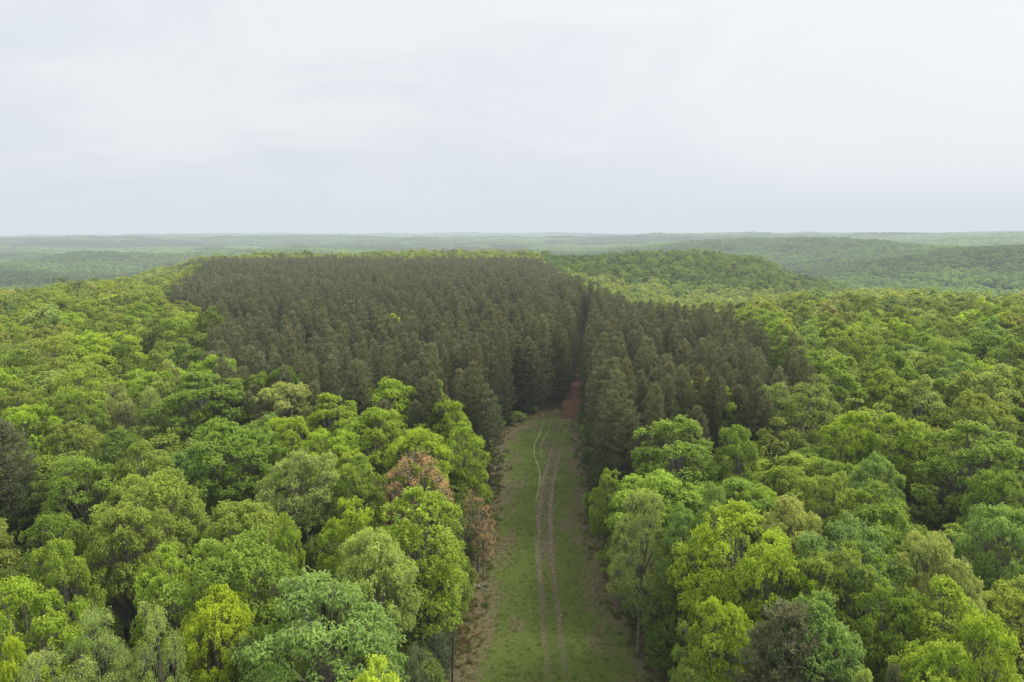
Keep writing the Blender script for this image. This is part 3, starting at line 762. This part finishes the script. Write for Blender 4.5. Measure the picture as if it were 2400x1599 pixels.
# ------------------------------------------------------------------ grass clearing
gx_ = np.arange(-9, 22.01, .3); gy_ = np.arange(20, 178.01, .4)
X, Y = np.meshgrid(gx_, gy_)
und = .16 * fbm(X / 5, Y / 5, 41, 3) + .05 * fbm(X / .9, Y / .9, 45, 2)
lx = lane_x(Y)
halfgap = .9
def rut(x, c, w): return np.exp(-((x - c) / w) ** 2)
tr = np.maximum(rut(X, lx - halfgap, .34), rut(X, lx + halfgap, .34))
edge = np.minimum(X - clear_left(Y), clear_right(Y) - X)
Z = .02 + und - .05 * tr + .0
Z = Z * np.clip((edge + 3) / 3, .1, 1)
litter = np.clip(1 - (edge + 1.6 * (fbm(X / 3, Y / 5, 61, 3) - .5) * 4 + .0) / 4.6, 0, 1) * .95
mid_l = np.clip((fbm(X / 2.6, Y / 7, 63, 4) - .56) * 5, 0, .55)
litter = np.maximum(litter, mid_l)
red = np.clip((Y - 160) / 12, 0, 1) * np.clip((X - lx + 7) / 5, 0.15, 1)
strength = np.interp(Y, [20, 60, 70, 85, 100, 125, 138, 145, 165], [.35, .45, .6, .9, 1.0, .85, .5, .3, .5])
V = np.stack([X.ravel(), Y.ravel(), Z.ravel()], 1)
ny, nx = X.shape
ii = np.arange(ny - 1)[:, None] * nx + np.arange(nx - 1)[None]
keepf = ((edge > -2.9)[:-1, :-1]).ravel()
F = np.stack([ii, ii + 1, ii + nx + 1, ii + nx], -1).reshape(-1, 4)[keepf]
def clearing_mat():
    m, nt, N, L = new_mat('mown_grass')
    out = N.new('ShaderNodeOutputMaterial'); pb = N.new('ShaderNodeBsdfPrincipled'); pb.inputs['Roughness'].default_value = 1; pb.inputs['Specular IOR Level'].default_value = .08
    g = N.new('ShaderNodeNewGeometry')
    def noise(s, d=6):
        n = N.new('ShaderNodeTexNoise'); n.inputs['Scale'].default_value = s; n.inputs['Detail'].default_value = d; n.inputs['Roughness'].default_value = .65
        L.new(g.outputs['Position'], n.inputs['Vector']); return n.outputs['Fac']
    def ramp(f, p0, c0, p1, c1):
        r = N.new('ShaderNodeValToRGB'); r.color_ramp.elements[0].position = p0; r.color_ramp.elements[1].position = p1
        r.color_ramp.elements[0].color = (*c0, 1); r.color_ramp.elements[1].color = (*c1, 1); L.new(f, r.inputs[0]); return r.outputs[0]
    def mix(f, a, b, bt='MIX'):
        x = N.new('ShaderNodeMix'); x.data_type = 'RGBA'; x.blend_type = bt
        if isinstance(f, float): x.inputs[0].default_value = f
        else: L.new(f, x.inputs[0])
        L.new(a, x.inputs[6]); L.new(b, x.inputs[7]); return x.outputs[2]
    def math_(op, a, b):
        x = N.new('ShaderNodeMath'); x.operation = op; x.use_clamp = True
        for q, v in enumerate((a, b)):
            if isinstance(v, (int, float)): x.inputs[q].default_value = v
            else: L.new(v, x.inputs[q])
        return x.outputs[0]
    fine = noise(3.2, 8)
    grass = mix(noise(.22, 4), ramp(fine, .3, (.072, .125, .019), .7, (.145, .215, .040)), ramp(fine, .3, (.105, .128, .03), .7, (.195, .21, .058)))
    brown = ramp(noise(2.4, 8), .3, (.10, .088, .042), .7, (.27, .215, .125))
    redd = ramp(noise(2.0, 8), .3, (.12, .058, .034), .7, (.33, .185, .12))
    al = N.new('ShaderNodeAttribute'); al.attribute_name = 'litter'
    ar = N.new('ShaderNodeAttribute'); ar.attribute_name = 'red'
    n2 = noise(1.7, 7)
    f = math_('MULTIPLY', math_('SUBTRACT', math_('ADD', al.outputs['Fac'], math_('SUBTRACT', n2, .15)), .56), 2.1)
    br = mix(ar.outputs['Fac'], brown, redd)
    c = mix(f, grass, br)
    # red earth shows at the far end where the lane enters the pines
    c = mix(math_('MULTIPLY', ar.outputs['Fac'], math_('ADD', n2, .35)), c, redd)
    L.new(c, pb.inputs['Base Color'])
    b = N.new('ShaderNodeBump'); b.inputs['Strength'].default_value = .8; b.inputs['Distance'].default_value = .15; L.new(fine, b.inputs['Height']); L.new(b.outputs[0], pb.inputs['Normal'])
    L.new(pb.outputs[0], out.inputs['Surface'])
    return m
co = bpy.data.objects.new('grass_clearing', mesh_np('grass_clearing', V, F, clearing_mat(), {'litter': litter.ravel(), 'red': red.ravel()}, smooth=True)); COL.objects.link(co); tag(co, kind='structure')
def clear_z(x, y):
    u = .16 * fbm(x / 5, y / 5, 41, 3) + .05 * fbm(x / .9, y / .9, 45, 2)
    l = lane_x(y); t = np.maximum(rut(x, l - halfgap, .34), rut(x, l + halfgap, .34))
    e = np.minimum(x - clear_left(y), clear_right(y) - x)
    return (.02 + u - .05 * t) * np.clip((e + 3) / 3, .1, 1)

def track_mat(name, c0, c1, cut):
    m, nt, N, L = new_mat(name)
    out = N.new('ShaderNodeOutputMaterial'); pb = N.new('ShaderNodeBsdfPrincipled'); pb.inputs['Roughness'].default_value = 1; pb.inputs['Specular IOR Level'].default_value = .05
    g = N.new('ShaderNodeNewGeometry'); n = N.new('ShaderNodeTexNoise'); n.inputs['Scale'].default_value = 2.6; n.inputs['Detail'].default_value = 9; n.inputs['Roughness'].default_value = .7
    L.new(g.outputs['Position'], n.inputs['Vector'])
    r = N.new('ShaderNodeValToRGB'); r.color_ramp.elements[0].position = .3; r.color_ramp.elements[1].position = .7
    r.color_ramp.elements[0].color = (*c0, 1); r.color_ramp.elements[1].color = (*c1, 1); L.new(n.outputs['Fac'], r.inputs[0]); L.new(r.outputs[0], pb.inputs['Base Color'])
    a = N.new('ShaderNodeAttribute'); a.attribute_name = 'wear'
    s = N.new('ShaderNodeMath'); s.operation = 'ADD'; L.new(a.outputs['Fac'], s.inputs[0]); L.new(n.outputs['Fac'], s.inputs[1])
    mr = N.new('ShaderNodeMapRange'); mr.inputs['From Min'].default_value = cut; mr.inputs['From Max'].default_value = cut + .35; L.new(s.outputs[0], mr.inputs['Value'])
    t = N.new('ShaderNodeBsdfTransparent'); ms = N.new('ShaderNodeMixShader')
    L.new(mr.outputs[0], ms.inputs[0]); L.new(t.outputs[0], ms.inputs[1]); L.new(pb.outputs[0], ms.inputs[2]); L.new(ms.outputs[0], out.inputs['Surface'])
    return m
def strip(name, ys, cx, half, wear, mat, nx=9, zoff=.012, label=None):
    u = np.linspace(-1, 1, nx)
    Xs = cx[:, None] + u[None] * half; Ys = np.repeat(ys[:, None], nx, 1)
    inside = Ys < 177.5
    Zs = np.where(inside, np.maximum(clear_z(Xs, Ys), 0), 0) + zoff
    Zs = np.where(Ys > 170, np.maximum(Zs, ground_z(Xs, Ys) + .04), Zs)
    W = wear[:, None] * (1 - u[None] ** 2) ** .7
    n = len(ys); i = np.arange(n - 1)[:, None] * nx + np.arange(nx - 1)[None]
    o = bpy.data.objects.new(name, mesh_np(name, np.stack([Xs.ravel(), Ys.ravel(), Zs.ravel()], 1), np.stack([i, i + 1, i + nx + 1, i + nx], -1).reshape(-1, 4), mat, {'wear': W.ravel()}, smooth=True))
    COL.objects.link(o); return tag(o, kind='structure')
mt_d = track_mat('worn_earth', (.17, .135, .08), (.38, .30, .20), .62)
mt_r = track_mat('red_earth', (.10, .045, .028), (.30, .165, .105), .5)
mt_g = track_mat('pressed_grass', (.18, .27, .09), (.34, .43, .19), .56)
ys = np.arange(20, 168, .4)
wv = .12 * (fbm(ys / 6, ys * 0 + 3, 5, 2) - .5)
for sg in (-1, 1):
    strip('dirt_track', ys, lane_x(ys) + sg * halfgap + wv + .1 * (fbm(ys / 1.5, ys * 0 + sg, 6, 2) - .5), (.42 + .3 * fbm(ys / 2.5, ys * 0 + 5 * sg, 8, 3))[:, None], np.interp(ys, [20, 60, 70, 85, 100, 125, 138, 145, 165], [.14, .2, .24, .33, .43, .41, .27, .12, .05]), mt_d)
ysr = np.arange(162, 240, 1.0)
strip('red_lane', ysr, lane_x(ysr), 2.9, np.interp(ysr, [160, 166, 178, 205, 235, 384], [0, .3, .9, .8, .15, 0]), mt_r, nx=11, zoff=.03)
yc = np.arange(70, 158, .4)
strip('dirt_track', yc, lane_x(yc), 1.7, np.interp(yc, [70, 84, 96, 122, 135, 158], [0, .1, .24, .26, .16, .0]) + .1 * (fbm(yc / 4, yc * 0, 15, 2) - .5), mt_d, nx=11, zoff=.008)
def curve_track(pts, half=.2, w=.55):
    W = np.array([hit(px, py, .1)[:2] for px, py in pts])
    o = np.argsort(W[:, 1]); W = W[o]
    ys = np.arange(W[0, 1], W[-1, 1], .4)
    xs = np.interp(ys, W[:, 1], W[:, 0]); kk = np.ones(7) / 7; xs = np.convolve(np.pad(xs, 3, 'edge'), kk, 'valid')
    t = (ys - ys[0]) / (ys[-1] - ys[0])
    wr = w * np.clip(np.minimum(t / .25, (1 - t) / .12), 0, 1) ** .5 * (.75 + .5 * fbm(ys / 2.2, ys * 0, 19, 3))
    return strip('tyre_trace', ys, xs, half, wr, mt_g, nx=5, zoff=.016)
F2 = lambda a, b: (1078.6 + a / 6.154, 823.7 + b / 6.154)   # points read off an enlarged part of the photo
curve_track([F2(1065, 890), F2(1030, 960), F2(980, 1090), F2(910, 1220), (1226, 1032), F2(915, 1400), F2(985, 1560), (1238, 1082), (1240, 1100), (1235, 1130), (1229, 1160), (1228, 1180)], .22, .48)
curve_track([F2(1135, 920), F2(1110, 1030), F2(1050, 1140), F2(1000, 1240), F2(1005, 1340), F2(1070, 1520), (1252, 1077)], .19, .43)
curve_track([(1231, 1320), (1230, 1260), (1227, 1238), (1222, 1226)], .22, .22)

# grass and weed tufts: stuff
def make_tuft(seed, h, n, w):
    rg = np.random.default_rng(seed); b = rg.normal(0, .13, (n, 3)); b[:, 2] = 0
    ax = norm(rg.normal(0, .55, (n, 3)) * np.array([1, 1, .2]) + np.array([0, 0, 1.])); s = rg.uniform(.5, 1.2, n)
    V, F = leaf_quads(b, ax, rg.normal(0, 1, (n, 3)), h * s, w * s)
    return mesh_np('tuft', V, F, M_LEAFI, {'v': np.repeat(rg.uniform(0, 1, n), 4), 'tip': np.repeat(rg.uniform(0, .4, n), 4)})
c_g = bpy.data.collections.new('grass_tufts')
for i in range(4): c_g.objects.link(bpy.data.objects.new(f'grass_tuft_{i}', make_tuft(700 + i, [.07, .10, .26, .42][i], [16, 20, 18, 20][i], [.05, .05, .07, .1][i])))
rg = np.random.default_rng(44)
n = 24000
x = rg.uniform(-8.5, 19, n); y = 45 + rg.uniform(0, 1, n) ** 1.3 * 128
e = np.minimum(x - clear_left(y), clear_right(y) - x)
dt = np.minimum(np.abs(x - lane_x(y) - .9), np.abs(x - lane_x(y) + .9))
dens = fbm(x / 1.4, y / 2, 91, 3)
k = (e > -2.6) & (dt > .4) & (dens > .40) & ((e < 2) | (rg.uniform(0, 1, n) < .75))
x, y, e = x[k], y[k], e[k]; n = len(x)
near_edge = np.clip(1 - e / 2.2, 0, 1)
ix = np.where(rg.uniform(0, 1, n) < near_edge * .55, rg.integers(2, 4, n), rg.integers(0, 2, n))
cols = np.array([(.15, .235, .04), (.19, .27, .05), (.24, .25, .08), (.27, .20, .11), (.13, .21, .035)])
ci = np.where(rg.uniform(0, 1, n) < near_edge * .6 + .12, rg.integers(2, 4, n), rg.choice([0, 1, 4], n))
s = rg.uniform(.6, 1.3, n)
scatter_obj('meadow_grass', c_g, np.stack([x, y, clear_z(x, y)], 1), ix, np.stack([x * 0, x * 0, rg.uniform(0, 6.28, n)], 1), np.stack([s, s, s], 1), cols[ci], 'short tufted grass and weeds growing over the clearing', 'grass')

# ------------------------------------------------------------------ edge shrubs and young pines
SH = []
rg = np.random.default_rng(17)
for y in np.arange(56, 170, 3.3):
    for sd in (-1, 1):
        if rg.uniform() < .12: continue
        yy = y + rg.uniform(-1.5, 1.5)
        xx = (clear_left(yy) - rg.uniform(1.5, 3.2)) if sd < 0 else (clear_right(yy) + rg.uniform(1.6, 4.2))
        SH.append((float(xx), float(yy), sd))
for (x, y, sd) in SH:
    if sd < 0 and y < 150:
        if rg.uniform() < .65:
            pr = HI['sapling'][0]; H = rg.uniform(4.5, 9.5); s = H / 7. * rg.uniform(.95, 1.3)
            tree('pine_sapling', pr, x, y, 0, rg.uniform(0, 6), (s, s, H / 7.), jit(TINT['bluepine'], .1, rg), 'grey-green young pine in the shaded left edge of the clearing', 'sapling', 'young pines at the left edge of the clearing')
            continue
    pr = HI['bush'][int(rg.integers(2))]; H = (rg.uniform(4., 8.5) if y < 135 else rg.uniform(2.5, 5)) * (1 if sd > 0 else .7); s = rg.uniform(.7, 1.05) * (1 if H > 4 else .7)
    tc = rg.choice(['dark', 'mid', 'dark', 'blue'] if sd > 0 else ['mid', 'olive', 'dark'])
    sdn = 'left' if sd < 0 else 'right'
    tree('shrub', pr, x, y, 0, rg.uniform(0, 6), (s, s, H / 7.), jit(TINT[str(tc)], .1, rg), f'{NAMEC[str(tc)]} leafy shrub on the {sdn} edge of the clearing', 'shrub', f'{NAMEC[str(tc)]} shrubs along the {sdn} edge')

# bare dead pole
x0, y0, _ = hit(1036, 1560, 1.0); x1, y1, _ = hit(1044, 1440, 9.5)
t = empty('dead_tree', (x0, y0, 0), 0, (1, 1, 1)); tag(t, 'thin dark bare dead tree at the left edge of the clearing, bottom of the picture', 'dead tree')
T = Tubes(); T.add(bez((0, 0, -.2), (.1, .1, 5), (.35, .2, 10.5), 9), np.linspace(.09, .03, 9), 7)
o = bpy.data.objects.new('trunk', T.mesh('dead_trunk', M_POLE)); COL.objects.link(o); o.parent = t
T = Tubes()
for q in range(9):
    a = rg.uniform(0, 6.28); z = rg.uniform(4, 10.2); l = rg.uniform(.3, .9); b = np.array([.02 + .3 * (z / 10.5) ** 2, .2 * z / 10.5, z])
    T.add(bez(b, b + [math.cos(a) * l * .5, math.sin(a) * l * .5, .15], b + [math.cos(a) * l, math.sin(a) * l, .1], 4), [.02, .015, .01, .005], 4)
o = bpy.data.objects.new('twigs', T.mesh('dead_twigs', M_POLE)); COL.objects.link(o); o.parent = t
# bleached fallen limb
x0, y0, _ = hit(1062, 1345, 2.2)
t = empty('fallen_branch', (x0, y0, 0), 0, (1, 1, 1)); tag(t, 'bleached dead branch leaning out of the brush on the left edge of the clearing', 'branch')
T = Tubes()
main = bez((-1.2, .6, 1.6), (1.2, .4, 3.0), (3.6, -.3, 1.2), 12); T.add(main, np.linspace(.075, .02, 12), 6)
T.add(bez((-1.0, .8, 1.3), (1.0, .9, 2.3), (2.8, .6, 1.2), 10), np.linspace(.06, .015, 10), 6)
o = bpy.data.objects.new('limb', T.mesh('bare_limb', M_DEADW)); COL.objects.link(o); o.parent = t
T = Tubes()
for q in range(16):
    b = main[int(rg.integers(3, 12))]; e_ = b + rg.normal(0, .55, 3) * [1, 1, .6] + [.45, 0, .05]
    T.add(bez(b, (b + e_) / 2 + rg.normal(0, .12, 3), e_, 5), [.028, .02, .015, .01, .005], 4)
o = bpy.data.objects.new('twigs', T.mesh('bare_twigs', M_DEADW)); COL.objects.link(o); o.parent = t
# orange marker stake
x0, y0, _ = hit(1172, 1198, 0)
bpy_m, nt, N, L = new_mat('orange_paint'); ou = N.new('ShaderNodeOutputMaterial'); pb = N.new('ShaderNodeBsdfPrincipled'); pb.inputs['Base Color'].default_value = (.55, .13, .04, 1); pb.inputs['Roughness'].default_value = .6
nz = N.new('ShaderNodeTexNoise'); nz.inputs['Scale'].default_value = 20; cr = N.new('ShaderNodeValToRGB'); cr.color_ramp.elements[0].color = (.45, .10, .03, 1); cr.color_ramp.elements[1].color = (.62, .17, .06, 1)
L.new(nz.outputs['Fac'], cr.inputs[0]); L.new(cr.outputs[0], pb.inputs['Base Color']); L.new(pb.outputs[0], ou.inputs['Surface'])
T = Tubes(); T.add([(0, 0, -.1), (0, 0, .5), (.01, 0, 1.0), (.012, 0, 1.03)], [.035, .035, .035, .01], 6)
o = bpy.data.objects.new('marker_stake', T.mesh('marker_stake', bpy_m)); COL.objects.link(o); o.location = (x0, y0, float(clear_z(np.array(x0), np.array(y0))))
tag(o, 'short orange marker stake in the grass at the left side of the clearing', 'stake')

# ------------------------------------------------------------------ haze
m, nt, N, L = new_mat('haze'); out = N.new('ShaderNodeOutputMaterial')
SIG = 1.7e-4
ab = N.new('ShaderNodeVolumeAbsorption'); ab.inputs['Color'].default_value = (0, 0, 0, 1); ab.inputs['Density'].default_value = SIG
em = N.new('ShaderNodeEmission'); em.inputs['Color'].default_value = (*HAZE_RGB, 1); em.inputs['Strength'].default_value = SIG
ad = N.new('ShaderNodeAddShader'); L.new(ab.outputs[0], ad.inputs[0]); L.new(em.outputs[0], ad.inputs[1]); L.new(ad.outputs[0], out.inputs['Volume'])
hz = 70000
V = np.array([(sx * hz, sy * hz, z) for z in (-400, 420) for sy in (-1, 1) for sx in (-1, 1)], float)
F = [(0, 2, 3, 1), (4, 5, 7, 6), (0, 1, 5, 4), (2, 6, 7, 3), (0, 4, 6, 2), (1, 3, 7, 5)]
o = bpy.data.objects.new('haze', mesh_np('haze', V, F, m)); COL.objects.link(o); tag(o, kind='structure')

# ------------------------------------------------------------------ sky and sun
SUN_AZ, SUN_EL = math.radians(72), math.radians(44)
w = bpy.data.worlds.new('World'); scene.world = w; w.use_nodes = True
nt = w.node_tree; N = nt.nodes; L = nt.links; N.clear()
out = N.new('ShaderNodeOutputWorld')
sky = N.new('ShaderNodeTexSky'); sky.sky_type = 'NISHITA'; sky.sun_disc = False; sky.sun_elevation = SUN_EL; sky.sun_rotation = SUN_AZ; sky.dust_density = 3; sky.air_density = 1.2
b1 = N.new('ShaderNodeBackground'); b1.inputs['Strength'].default_value = .09; L.new(sky.outputs[0], b1.inputs['Color'])
tc = N.new('ShaderNodeTexCoord'); sx = N.new('ShaderNodeSeparateXYZ'); L.new(tc.outputs['Generated'], sx.inputs[0])
def dotn(v):
    d = N.new('ShaderNodeVectorMath'); d.operation = 'DOT_PRODUCT'; L.new(tc.outputs['Generated'], d.inputs[0]); d.inputs[1].default_value = v; return d.outputs['Value']
def mrange(v, a, b, c=0., d=1.):
    r = N.new('ShaderNodeMapRange'); r.interpolation_type = 'SMOOTHSTEP'; L.new(v, r.inputs['Value']); r.inputs['From Min'].default_value = a; r.inputs['From Max'].default_value = b; r.inputs['To Min'].default_value = c; r.inputs['To Max'].default_value = d; return r.outputs[0]
def mixc(f, a, b, bt='MIX'):
    x = N.new('ShaderNodeMix'); x.data_type = 'RGBA'; x.blend_type = bt
    if isinstance(f, float): x.inputs[0].default_value = f
    else: L.new(f, x.inputs[0])
    for s, v in ((6, a), (7, b)):
        if isinstance(v, tuple): x.inputs[s].default_value = (*v, 1)
        else: L.new(v, x.inputs[s])
    return x.outputs[2]
mp = N.new('ShaderNodeMapping'); mp.inputs['Scale'].default_value = (1, 1, 2.6); L.new(tc.outputs['Generated'], mp.inputs['Vector'])
nz = N.new('ShaderNodeTexNoise'); nz.inputs['Scale'].default_value = 2.2; nz.inputs['Detail'].default_value = 8; nz.inputs['Distortion'].default_value = .7; nz.inputs['Roughness'].default_value = .56; L.new(mp.outputs[0], nz.inputs['Vector'])
sd = (math.sin(math.radians(62)) * math.cos(math.radians(24)), math.cos(math.radians(62)) * math.cos(math.radians(24)), math.sin(math.radians(24)))
glow = mrange(dotn(sd), .35, 1.0)
base = mixc(mrange(sx.outputs['Z'], 0, .42), (.86, .89, .925), (.94, .96, .985))
cl = mixc(mrange(nz.outputs['Fac'], .40, .60), mixc(1., base, (.84, .885, .93), 'MULTIPLY'), (1.03, 1.02, 1.02))
cl2 = mixc(.5, base, cl)
fin = mixc(glow, cl2, (1.02, 1.03, 1.05))
b2 = N.new('ShaderNodeBackground'); b2.inputs['Strength'].default_value = 1.0; L.new(fin, b2.inputs['Color'])
ms = N.new('ShaderNodeMixShader'); ms.inputs[0].default_value = .9; L.new(b1.outputs[0], ms.inputs[1]); L.new(b2.outputs[0], ms.inputs[2]); L.new(ms.outputs[0], out.inputs['Surface'])

sl = bpy.data.lights.new('sun', 'SUN'); sl.energy = 3.6; sl.angle = math.radians(24); sl.color = (1, .96, .88)
so = bpy.data.objects.new('sun', sl); COL.objects.link(so)
dv = Vector((math.sin(SUN_AZ) * math.cos(SUN_EL), math.cos(SUN_AZ) * math.cos(SUN_EL), math.sin(SUN_EL)))
so.rotation_euler = dv.to_track_quat('Z', 'Y').to_euler(); so.location = (0, 0, 300)

# ------------------------------------------------------------------ camera
cd = bpy.data.cameras.new('camera'); cd.sensor_width = 36; cd.lens = 36 * FPX / 2353; cd.clip_start = .5; cd.clip_end = 200000
cam = bpy.data.objects.new('camera', cd); COL.objects.link(cam); cam.location = (0, 0, CAMZ)
from mathutils import Matrix
cam.rotation_euler = (Matrix.Rotation(PI / 2 - PITCH, 4, 'X') @ Matrix.Rotation(math.radians(-.2), 4, 'Z')).to_euler()
scene.camera = cam
scene.view_settings.view_transform = 'Standard'; scene.view_settings.look = 'None'; scene.view_settings.exposure = 0; scene.view_settings.gamma = 1
c = scene.cycles
c.max_bounces = 5; c.diffuse_bounces = 3; c.glossy_bounces = 1; c.transmission_bounces = 3; c.transparent_max_bounces = 6; c.volume_bounces = 0
c.use_denoising = True
try:
    c.denoiser = 'OPENIMAGEDENOISE'; c.denoising_input_passes = 'RGB_ALBEDO_NORMAL'
except Exception: pass
